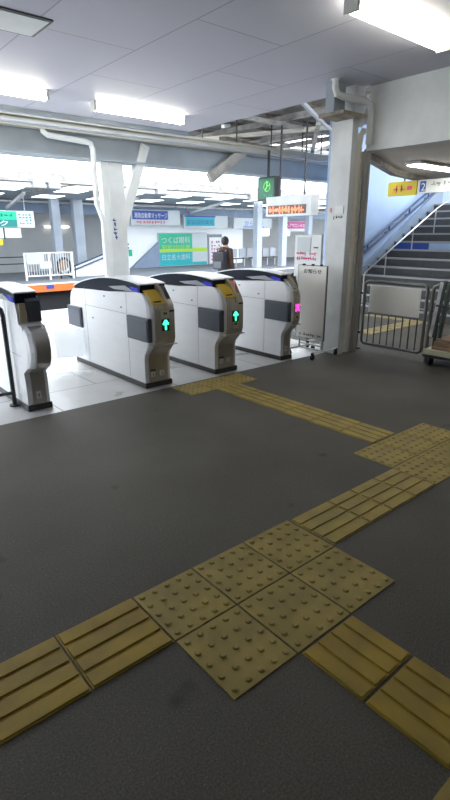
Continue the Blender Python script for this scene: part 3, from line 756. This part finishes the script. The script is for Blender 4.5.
b = MB(); b.sphere((5.60, 2.62, .79), .05, (.8, 1.1, .8), 12); b.build('orange_patch', 'orange', t)
b = MB(); b.sphere((5.62, 2.66, .93), .07, (1, 1.1, .7), 12)
for v in b.bm.verts: v.co += Vector((random.uniform(-.012, .012), random.uniform(-.012, .012), random.uniform(-.012, .012)))
b.build('white_patch', 'paper', t)

# ================================================================ STAIRS ON THE RIGHT
y_l, y_r, sx0 = 6.55, .5, 8.25
st = MB(); n = 13; prof = [(sx0, -.001)]
for i in range(n):
    prof += [(sx0 + .3 * i, .16 * (i + 1) - .001), (sx0 + .3 * (i + 1), .16 * (i + 1) - .001)]
prof[-1] = (14.5, prof[-1][1]); prof.append((14.5, -.001))
st.prism(prof, 'y', y_r, y_l)
struct(st.build('trim_12', 'tread'))
ns = MB()
for i in range(n):
    x, z = sx0 + .3 * i, .16 * (i + 1)
    ns.box((x - .010, y_r, z - .03), (x + .05, y_l, z + .004))
struct(ns.build('trim_13', 'nosing'))
xr, zr = sx0 + .3 * 7, .16 * 7
o = MB().box((xr - .012, 5.75, zr + .0), (xr, 6.5, zr + .125)).build('riser_sign', 'stickerblue'); recenter(o); tag(o, 'blue strip on a riser half way up the stairs', 'sign')
o = MB().box((xr - .012, 3.0, zr + .0), (xr, 5.73, zr + .125)).build('riser_sign', 'bluewhite'); recenter(o); tag(o, 'pale strip on the same riser, right of the blue strip', 'sign')
sl = .16 / .3
def zs(x): return (x - sx0) * sl + .16
def zr_(x): return .84 + (x - 8.75) * .503
t = thing('stair_railing', 'silver stair rail with thin posts on the left side of the stairs', 'railing', (10, 5.98, 0))
f = MB(); f.tube([(8.52, 5.98, .0), (8.52, 5.98, .68), (8.56, 5.98, .74), (10.95, 5.98, zr_(10.95)), (12.2, 5.98, zr_(10.95) + .5), (14.0, 5.98, zr_(10.95) + .5)], .015, 8); f.build('handrail', 'railsteel', t, smooth=True)
for x in (9.2, 10.1, 10.92, 12.2):
    MB().cyl((x, 5.98, zs(x) - .14), (x, 5.98, min(zr_(x), zr_(10.95) + .48)), .012, 8).build('post', 'railsteel', t)
st = MB(); st.prism([(8.0, .05), (12.2, .05 + 4.2 * sl + .22), (12.2, 2.0), (8.6, -.0), (8.0, -.0)], 'y', 6.55, 6.6)
struct(st.build('trim_14', 'beamblue'))
struct(MB().box((8.2, 6.6, -.02), (20, 6.75, 5.2)).build('wall_stairs', 'bluewhite')).name = 'wall_far_right'
t = thing('wall_handrail', 'pair of dark blue handrails climbing the pale blue stair wall', 'handrail', (10.5, 6.55, 1))
for dz, nm in ((0, 'upper_rail'), (-.13, 'lower_rail')):
    f = MB(); f.tube([(8.4, 6.5, .79 + dz), (12.9, 6.5, 3.07 + dz)], .024, 8); f.build(nm, 'railblue', t, smooth=True)
for i in range(5):
    x = 9.3 + i * .72; z = 1.24 + (x - 9.29) * .507
    MB().bar((x, 6.5, z), (x, 6.5, z - .13), .03, .02, up=(1, 0, 0)).bar((x, 6.5, z - .12), (x, 6.6, z - .16), .02, .02).build('bracket', 'railblue', t)

# ================================================================ FAR SIDE OF THE TRACKS
# overhead girder between the platforms
g = MB(); g.box((-14, 15.5, 2.92), (40, 15.7, 3.12)); g.box((-14, 15.4, 2.86), (40, 15.8, 2.93))
struct(g.build('trim_15', 'rafter'))
for i, x in enumerate((6.05, 6.5, 10.2, 14.4)):
    t = thing('track_floodlight', 'white lamp box under the girder over the tracks, %s from the left' % ['first', 'second', 'third', 'fourth'][i], 'lamp', (x, 15.45, 2.7), 'lamp boxes over the tracks')
    MB().box((x - .17, 15.35, 2.70), (x + .17, 15.6, 2.86), .03).build('box', 'midgrey', t)
    MB().cyl((x, 15.5, 2.86), (x, 15.5, 2.9), .03).build('stem', 'midgrey', t)
for i, x in enumerate((-2, 7.2, 17.5, 28)):
    struct(MB().box((x, 15.81, 2.87), (x + .2, 22.6, 3.08)).build('trim_%d' % (16 + i), 'rafter'))
# canopy of the far platform
struct(MB().prism([(17.6, 2.96), (22.8, 2.80), (22.8, 2.86), (17.6, 3.02)], 'x', -14, 45).build('ceiling', 'beamgrey'))
gs = 'skylights in the far canopy'
k = 0
for x in [5.75 + 2.3 * i for i in range(11)]:
    for y0, y1 in ((18.3, 19.2), (20.4, 21.4)):
        f = lambda y: 2.96 - (y - 17.6) * (.16 / 5.2)
        m_ = MB(); m_.prism([(y0, f(y0) - .014), (y1, f(y1) - .014), (y1, f(y1) - .001), (y0, f(y0) - .001)], 'x', x, x + .95)
        o = m_.build('skylight', 'skylight'); recenter(o); tag(o, 'small bright skylight panel in the far platform canopy', 'skylight', gs)
struct(MB().box((-14, 22.8, 2.80), (45, 25.9, 2.86)).build('ceiling', 'beamgrey'))
struct(MB().tube([(-14, 17.55, 2.92), (45, 17.55, 2.92)], .05, 8).build('trim_20', 'white'))
struct(MB().tube([(-14, 22.3, 2.72), (45, 22.3, 2.72)], .04, 8).build('trim_21', 'white'))
struct(MB().box((-14, 22.5, 2.28), (45, 22.7, 2.66)).build('trim_22', 'beamblue'))
for i in range(5):
    x = 7.05 + i * 4.6
    m_ = MB(); m_.bar((x, 19.4, 2.82), (x + .35, 22.5, 2.45), .1, .1); o = m_.build('canopy_strut', 'white'); recenter(o); tag(o, 'pale strut under the far canopy, %s from the left' % ['first', 'second', 'third', 'fourth', 'fifth'][i], 'strut', 'struts under the far canopy')
# walls of the far platform
struct(MB().box((-14, 23.6, -.15), (13.2, 23.8, 3.2)).build('wall_far', 'wallgrey'))
struct(MB().box((12.75, 22.7, -.15), (20.4, 23.0, 2.9)).build('wall_advert', 'adwall')).name = 'wall_middle'
struct(MB().box((20.4, 25.6, -.15), (45, 25.8, 3.2)).build('wall_far_right_platform', 'wallgrey')).name = 'wall_far_2'
for i, (x, z0, z1) in enumerate(((22.2, .9, 1.55), (24.6, 1.3, 1.75), (26.6, 1.3, 1.7))):
    struct(MB().box((x, 25.57, z0), (x + .75, 25.62, z1)).build('window_%d' % (i + 1), 'skylight'))
for i, (x, y, w) in enumerate(((8.9, 21.6, .34), (9.85, 21.6, .42), (17.85, 18.8, .32), (19.6, 18.8, .32), (23.5, 20.5, .3))):
    struct(MB().box((x, y, -.15), (x + w, y + .3, 2.95)).build('trim_%d' % (23 + i), 'farcolumn'))

def row_sign(nm, label, x0, x1, y, zl, h, slope, face, extra):
    t = thing(nm, label, 'sign', ((x0 + x1) / 2, y, zl), 'advertising signs hanging in a row on the far platform')
    MB().box((x0, y, zl), (x1, y + .12, zl + h), .01).build('casing', 'signwhite', t)
    extra(t)
    for x in (x0 + .2, x1 - .2): MB().box((x - .012, y + .05, zl + h), (x + .012, y + .07, 2.75)).build('hanger', 'midgrey', t)
    return t
def ex1(t):
    y = 22.2
    MB().box((13.0, y - .012, 2.10), (15.0, y, 2.50)).build('blue_band', 'signblue', t)
    text('white_lettering', '湘南自動車マッサージ', (13.1, y - .016, 2.18), XR, UP, .27, 'paper', t, width=1.85)
    k = MB(); plane_marks(k, (13.05, y - .004, 1.91), XR, UP, 1.95, .15, 1, 12, .004, 31, .9); k.build('red_letters', 'redink', t)
row_sign('advert_sign', 'leftmost hanging advert with white letters on a blue band and a red line below', 12.93, 15.72, 22.2, 1.84, .70, 0, 'signwhite', ex1)
def ex2(t):
    y = 22.2
    MB().box((16.05, y - .012, 1.82), (17.95, y, 2.24)).build('cyan_panel', 'signcyan', t)
    text('dark_lettering', '駅前調剤薬局', (16.15, y - .016, 1.90), XR, UP, .26, 'signblue', t, width=1.7)
    MB().box((16.0, y - .012, 2.25), (18.0, y, 2.33)).build('blue_line', 'signblue', t)
row_sign('advert_sign', 'second hanging advert from the left, pale cyan with dark characters', 15.98, 18.86, 22.2, 1.72, .62, 0, 'signwhite', ex2)
def ex3(t):
    y = 22.2
    text('blue_lettering', 'からだの', (20.1, y - .006, 1.86), XR, UP, .34, 'blueink', t, width=1.4)
    MB().box((20.0, y - .01, 1.76), (21.6, y, 1.82)).build('blue_line', 'blueink', t)
row_sign('advert_sign', 'third hanging advert, white with large blue characters', 19.3, 22.2, 22.2, 1.70, .56, 0, 'signwhite', ex3)
def ex4(t):
    y = 22.2
    MB().box((22.95, y - .012, 1.72), (25.4, y, 2.10)).build('pink_panel', 'signpink', t)
    text('white_lettering', 'ヘアサロンみな', (23.45, y - .016, 1.80), XR, UP, .26, 'paper', t, width=1.6)
row_sign('advert_sign', 'rightmost hanging advert with white letters on a pink panel', 22.9, 25.4, 22.2, 1.55, .57, 0, 'signwhite', ex4)

t = thing('billboard', 'large green and cyan billboard on the white wall behind the walking person', 'billboard', (16.1, 22.6, -.1))
MB().box((14.65, 22.62, -.149), (17.75, 22.699, 1.50), .01).build('backing', 'signwhite', t)
MB().box((14.68, 22.60, .70), (16.75, 22.63, 1.47)).build('green_panel', 'signgreen', t)
MB().box((14.68, 22.60, -.12), (16.75, 22.63, .55)).build('cyan_panel', 'signcyan', t)
MB().box((16.78, 22.60, .55), (17.72, 22.63, .75)).build('lime_strip', 'lime', t)
MB().box((14.68, 22.60, .55), (16.75, 22.63, .70)).build('lime_band', 'lime', t)
MB().box((16.78, 22.60, -.12), (17.72, 22.63, .02)).build('cyan_strip', 'signcyan', t)
text('green_board_letters', 'つくば眼科', (14.85, 22.595, 1.0), XR, UP, .36, 'signwhite', t, width=1.75)
text('lime_letters', '駅前3分診療', (14.85, 22.595, .72), XR, UP, .22, 'lime', t, width=1.75)
text('cyan_board_letters', '日立名大歯科', (14.85, 22.595, .18), XR, UP, .32, 'signwhite', t, width=1.75)
t = thing('timetable_poster', 'framed white poster with small pink marks beside the green billboard', 'poster', (18.2, 22.6, 0))
MB().box((17.85, 22.62, -.14), (18.80, 22.70, 1.42), .01).build('frame', 'midgrey', t)
MB().box((17.91, 22.60, -.08), (18.74, 22.63, 1.25)).build('sheet', 'paper', t)
o = MB().prism([(13.0, -.15), (14.63, 1.05), (14.63, -.15)], 'y', 22.5, 22.7).build('sloping_slab', 'beamblue'); recenter(o); tag(o, 'blue grey sloping slab on the white wall below the left end of the billboard', 'wall')  # thin blue grey wedge set against the white wall
k = MB(); plane_marks(k, (18.0, 22.595, .0), XR, UP, .65, 1.1, 6, 4, .003, 41, .7); k.build('pink_marks', 'signpink', t)
k = MB(); plane_marks(k, (17.9, 22.612, 1.28), XR, UP, .85, .1, 1, 8, .003, 42, .8); k.build('heading', 'ink', t)
o = MB().box((12.95, 22.66, .42), (13.15, 22.70, .72)).build('green_notice', 'signgreen'); recenter(o); tag(o, 'tiny green notice on the white wall, left of the billboard', 'sign')

# signs at the left edge
t = thing('platform_sign', 'hanging sign at the left edge, white with a teal band and a white end panel', 'sign', (5.6, 18, 1.66))
MB().box((3.2, 18.0, 1.66), (6.78, 18.1, 2.18), .008).build('casing', 'signwhite', t)
MB().box((3.2, 17.985, 1.68), (6.2, 18.0, 1.90)).build('teal_band', 'signteal', t)
MB().box((3.2, 17.985, 1.90), (6.2, 18.0, 2.16)).build('pale_green_band', 'signgreen', t)
text('white_lettering', 'クリニック', (4.3, 17.98, 1.72), XR, UP, .19, 'paper', t, width=1.6)
k = MB(); plane_marks(k, (5.2, 17.984, 1.97), XR, UP, .9, .12, 1, 6, .003, 51); plane_marks(k, (6.25, 17.996, 1.75), XR, UP, .45, .35, 4, 4, .003, 52); k.build('small_letters', 'signteal', t)
for x in (4.0, 6.5): MB().box((x, 18.04, 2.18), (x + .02, 18.06, 3.6)).build('hanger', 'midgrey', t)
t = thing('lower_sign', 'pair of small white panels hanging below the teal sign at the left edge', 'sign', (5.8, 18, 1.33))
MB().box((5.0, 18.0, 1.33), (5.72, 18.06, 1.64), .004).build('left_panel', 'signwhite', t)
MB().box((5.77, 18.0, 1.34), (6.29, 18.06, 1.64), .004).build('right_panel', 'signwhite', t)
MB().box((5.735, 18.0, 1.30), (5.755, 18.06, 1.66)).build('divider', 'darksteel', t)
o = MB().box((5.3, 18.0, 1.12), (5.67, 18.05, 1.29), .004).build('yellow_sign', 'signyellow'); recenter(o); tag(o, 'small yellow plate hanging under the white panels at the left edge', 'sign')

# white fence, stair stub and things on the far platform
t = thing('platform_fence', 'white barred fence with a white end panel on the far platform, left', 'fence', (7.6, 19, -.15))
for x in (6.62, 7.5, 8.4): MB().box((x, 18.98, -.15), (x + .06, 19.04, .82)).build('post', 'paper', t)
for z in (.78, -.02): MB().box((6.62, 18.99, z), (8.46, 19.03, z + .04)).build('rail', 'paper', t)
for i in range(18): MB().box((6.75 + i * .095, 19.0, 0), (6.765 + i * .095, 19.02, .78)).build('bar', 'paper', t)
MB().box((6.70, 18.96, .42), (7.35, 18.99, .78)).build('white_panel', 'signwhite', t)
MB().box((7.15, 18.94, .25), (7.6, 18.96, .5)).build('pale_panel', 'signwhite', t)
t = thing('round_object', 'dark oval shape with a brown middle behind the white fence', 'wheel', (8.15, 18.85, -.15))
f = MB(); f.tube([(8.15 + .26 * math.cos(a), 19.15, .28 + .30 * math.sin(a)) for a in [i * math.pi / 12 for i in range(24)]], .05, 8, closed=True); f.build('rim', 'black', t, smooth=True)
MB().sphere((8.12, 19.16, .32), .2, (1, .3, 1)).build('middle', 'cardboard', t)
f = MB(); f.bar((8.15, 19.15, 0), (8.5, 19.15, -.15), .05, .05); f.bar((8.0, 19.15, .02), (8.0, 19.15, -.15), .05, .05); f.build('stand', 'black', t)
t = thing('left_fence', 'low dark rail fence at the far left of the far platform', 'fence', (5, 20.5, -.15))
for z in (.35, .6): MB().box((2, 20.5, z), (7.3, 20.53, z + .04)).build('rail', 'darksteel', t)
for x in (3, 4.5, 6, 7.2): MB().box((x, 20.5, -.15), (x + .04, 20.53, .64)).build('post', 'midgrey', t)
t = thing('far_stair', 'white sided stair with dark handrails behind the branching pillar', 'stair', (9.8, 19.6, -.15))
f = MB(); f.prism([(8.75, -.15), (8.75, .05), (11.2, .78), (11.2, -.15)], 'y', 19.6, 20.8); f.build('side_wall', 'adwall', t)
for dz in (.0, .14):
    f = MB(); f.tube([(8.6, 19.55, .12 + dz), (8.75, 19.55, .12 + dz), (10.6, 19.55, .72 + dz), (11.2, 19.55, .90 + dz)], .03, 8); f.build('handrail', 'railblue', t, smooth=True)
for x in (8.75, 10.4): MB().box((x, 19.54, -.15), (x + .03, 19.57, .25 + (x - 8.75) * .3)).build('post', 'railblue', t)
t = thing('far_lamp', 'small lit tube lamp on the grey wall of the far platform', 'lamp', (9.8, 23.4, 1.9), None)
MB().box((9.3, 23.45, 1.72), (10.4, 23.58, 1.80), .01).build('tube', 'softtube', t)
t = thing('far_lamp', 'small lit tube lamp under the right part of the far canopy', 'lamp', (21.6, 23.4, 1.9), None)
MB().box((21.2, 23.45, 1.72), (22.3, 23.58, 1.80), .01).build('tube', 'softtube', t)
MB().box((21.7, 23.48, 1.80), (21.75, 23.53, 2.9)).build('hanger', 'midgrey', t)

# row of seats on the far platform
seat0 = thing('waiting_chair', 'dark moulded chair in the row on the far platform, first from the left', 'chair', (17.0, 20.0, -.15), 'row of chairs on the far platform')
MB().box((16.8, 19.85, .22), (17.2, 20.2, .28), .02).build('seat', 'grey', seat0)
MB().box((16.8, 20.16, .30), (17.2, 20.22, .72), .02).build('backrest', 'midgrey', seat0)
MB().cyl((17.0, 20.0, -.15), (17.0, 20.0, .22), .03).build('leg', 'railsteel', seat0)
for i in range(6):
    copy_tree(seat0, (17.55 + .55 * i, 20.0, -.15), 'dark moulded chair in the row on the far platform, %s from the left' % ['second', 'third', 'fourth', 'fifth', 'sixth', 'last'][i])

# ================================================================ PERSON (seen from behind, walking with a backpack)
def skinned(name, verts, edges, radii, m, parent, root=0, sub=2):
    me = bpy.data.meshes.new(name); me.from_pydata(verts, edges, []); me.update()
    o = bpy.data.objects.new(name, me); COL.objects.link(o)
    sk = o.modifiers.new('skin', 'SKIN'); sk.use_smooth_shade = True
    for i, r in enumerate(radii):
        v = me.skin_vertices[0].data[i]; v.radius = r if isinstance(r, tuple) else (r, r); v.use_root = (i == root)
    s = o.modifiers.new('sub', 'SUBSURF'); s.levels = sub; s.render_levels = sub
    me.materials.append(M[m]); o.parent = parent
    return o
P = thing('person', 'person in a brown hooded jacket with a dark backpack walking away beyond the gates', 'person', (7.72, 9.2, -.15), world=False)
P.rotation_euler = (0, 0, R(-72)); P.scale = (.90, .90, .90)
# local: y forward (walking away), x right, z up, height 1.66
V = [(0, 0, .92), (0, .01, 1.10), (0, .02, 1.28), (0, .02, 1.40), (0, .03, 1.46), (0, .05, 1.56),      # pelvis..head base
     (.09, 0, .88), (.10, .12, .48), (.10, .05, .09), (.10, .19, .04),
     (-.09, 0, .88), (-.10, .02, .48), (-.10, -.20, .10), (-.10, -.14, .04),
     (.17, .02, 1.37), (.22, -.04, 1.10), (.23, .06, .88),
     (-.17, .02, 1.37), (-.23, .08, 1.11), (-.20, .24, .95)]
E_ = [(0, 1), (1, 2), (2, 3), (3, 4), (4, 5), (0, 6), (6, 7), (7, 8), (8, 9), (0, 10), (10, 11), (11, 12), (12, 13), (3, 14), (14, 15), (15, 16), (3, 17), (17, 18), (18, 19)]
rad = [(.15, .11), (.14, .10), (.16, .11), (.10, .08), .055, .06, .07, .05, .034, .03, .07, .05, .034, .03, .055, .045, .032, .055, .045, .032]
body = skinned('body', V, E_, rad, 'skin', P)
# head
h = MB(); h.sphere((0, .045, 1.575), .095, (.82, .98, 1.22), 20); h.sphere((0, .145, 1.56), .014, (.8, 1.4, 1.3), 8); h.sphere((.08, .04, 1.565), .022, (.4, .8, 1.3), 8); h.sphere((-.08, .04, 1.565), .022, (.4, .8, 1.3), 8)
h.sphere((.03, .13, 1.585), .011, (1.3, .6, .8), 8); h.sphere((-.03, .13, 1.585), .011, (1.3, .6, .8), 8); h.sphere((0, .128, 1.515), .018, (1.3, .5, .4), 8)
h.build('head', 'skin', P, smooth=True)
h = MB(); h.sphere((0, .028, 1.60), .104, (.92, 1.0, 1.12), 20)
bmesh.ops.delete(h.bm, geom=[v for v in h.bm.verts if v.co.y > .09 and v.co.z < 1.63], context='VERTS')
h.build('hair', 'hair', P, smooth=True)
# hands with five fingers
for sx, base in ((1, Vector((.233, .06, .845))), (-1, Vector((-.203, .255, .93)))):
    d = Vector((0, .1, -.995)) if sx > 0 else Vector((.0, .75, -.66)); d.normalize()
    vs = [tuple(base - d * .05), tuple(base), tuple(base + d * .05)]; es = [(0, 1), (1, 2)]; rr = [.022, (.018, .034), (.016, .036)]
    f0 = len(vs)
    for i, l in enumerate((.055, .07, .065, .05)):
        off = Vector((0, (i - 1.5) * .018, 0)); a = base + d * .055 + off; b = a + d * l * .55 + Vector((-sx * .006, 0, 0)); c = b + d * l * .4 + Vector((-sx * .018, 0, 0))
        k = len(vs); vs += [tuple(a), tuple(b), tuple(c)]; es += [(2, k), (k, k + 1), (k + 1, k + 2)]; rr += [.009, .008, .007]
    k = len(vs); vs += [tuple(base + Vector((0, .035, 0)) + d * .01), tuple(base + Vector((0, .05, 0)) + d * .045)]; es += [(1, k), (k, k + 1)]; rr += [.010, .008]
    skinned('hand', vs, es, rr, 'skin', P, root=1, sub=1)
# jacket over torso and arms, trousers, shoes
Vj = [(0, 0, .80), (0, 0, .98), (0, .01, 1.14), (0, .02, 1.29), (0, .02, 1.39), (.16, .02, 1.375), (.225, -.04, 1.10), (.232, .05, .88), (-.16, .02, 1.375), (-.235, .08, 1.11), (-.205, .22, .965), (0, .01, 1.43)]
skinned('jacket', Vj, [(0, 1), (1, 2), (2, 3), (3, 4), (4, 5), (5, 6), (6, 7), (4, 8), (8, 9), (9, 10), (4, 11)],
        [(.175, .14), (.165, .13), (.16, .12), (.17, .12), (.12, .09), .074, .062, .048, .074, .062, .048, (.07, .06)], 'jacket', P, root=1)
hm = MB(); hm.loft([[(rx * math.cos(a), .0 + ry * math.sin(a), z) for a in [i * math.pi / 12 for i in range(24)]] for z, rx, ry in ((.80, .185, .145), (.82, .19, .15), (.95, .18, .14), (1.06, .172, .125))])
hm.build('jacket_hem', 'jacket', P, smooth=True)
Vt = [(0, 0, .96), (.09, 0, .80), (.10, .12, .48), (.10, .065, .05), (-.09, 0, .80), (-.10, .02, .48), (-.10, -.20, .08)]
skinned('trousers', Vt, [(0, 1), (1, 2), (2, 3), (0, 4), (4, 5), (5, 6)], [(.10, .09), .088, .078, .064, .088, .078, .064], 'trousers', P)
for x, y, z, a in ((.10, .13, 0, 0), (-.10, -.14, .02, 0)):
    s = MB(); s.sphere((x, y, z + .045), .055, (.9, 2.5, 1.0), 14)
    for v in s.bm.verts: v.co.z = max(v.co.z, z + .002)
    s.build('shoe', 'black', P, smooth=True)
# hood and backpack
h = MB(); h.sphere((0, -.05, 1.40), .12, (1.15, .7, .55), 16); h.build('hood', 'jacket', P, smooth=True)
bp = MB(); bp.box((-.17, -.30, .92), (.15, -.10, 1.34), .05); bpk = bp.build('backpack', 'bag', P, smooth=True)
MB().box((-.13, -.335, .95), (.11, -.29, 1.12), .015).build('front_pocket', 'grey', bpk)
for sx in (-.11, .10):
    MB().tube([(sx, -.10, .98), (sx, .06, 1.05), (sx, .15, 1.2), (sx, .10, 1.40), (sx, 0, 1.46), (sx, -.12, 1.36)], .018, 8).build('strap', 'greystrap', bpk)

# ================================================================ LIGHT
w = bpy.data.worlds.new('sky'); S.world = w; w.use_nodes = True
nt = w.node_tree; bg = nt.nodes['Background']
tc = nt.nodes.new('ShaderNodeTexCoord'); n = nt.nodes.new('ShaderNodeTexNoise'); n.inputs['Scale'].default_value = 3
r = nt.nodes.new('ShaderNodeValToRGB'); r.color_ramp.elements[0].color = (.72, .86, 1, 1); r.color_ramp.elements[1].color = (1, 1, 1, 1)
nt.links.new(tc.outputs['Generated'], n.inputs['Vector']); nt.links.new(n.outputs['Fac'], r.inputs['Fac']); nt.links.new(r.outputs['Color'], bg.inputs['Color'])
bg.inputs['Strength'].default_value = 3.3
# ================================================================ CAMERA
cam = bpy.data.cameras.new('camera'); co = bpy.data.objects.new('camera', cam); COL.objects.link(co); S.camera = co
cam.sensor_fit = 'VERTICAL'; cam.sensor_height = 24; cam.lens = 24 * 510 / 800; cam.clip_end = 200
p, rr_, th = R(18.08), R(-.2), R(40)
hF = Vector((math.sin(th), math.cos(th), 0)); hR = Vector((math.cos(th), -math.sin(th), 0)); Z = Vector((0, 0, 1))
F = hF * math.cos(p) - Z * math.sin(p); U0 = hF * math.sin(p) + Z * math.cos(p)
Rv = hR * math.cos(rr_) + U0 * math.sin(rr_); U = -hR * math.sin(rr_) + U0 * math.cos(rr_)
m = Matrix((Rv, U, -F)).transposed().to_4x4(); m.translation = Vector((0, 0, 1.45)); co.matrix_world = m

for o in ROOTS:
    if '_world' in o: del o['_world']
for o in COL.objects:
    if '_world' in o: del o['_world']
vs = S.view_settings; vs.view_transform = 'Standard'; vs.look = 'None'; vs.gamma = 1; vs.exposure = 1.0; vs.use_curve_mapping = False
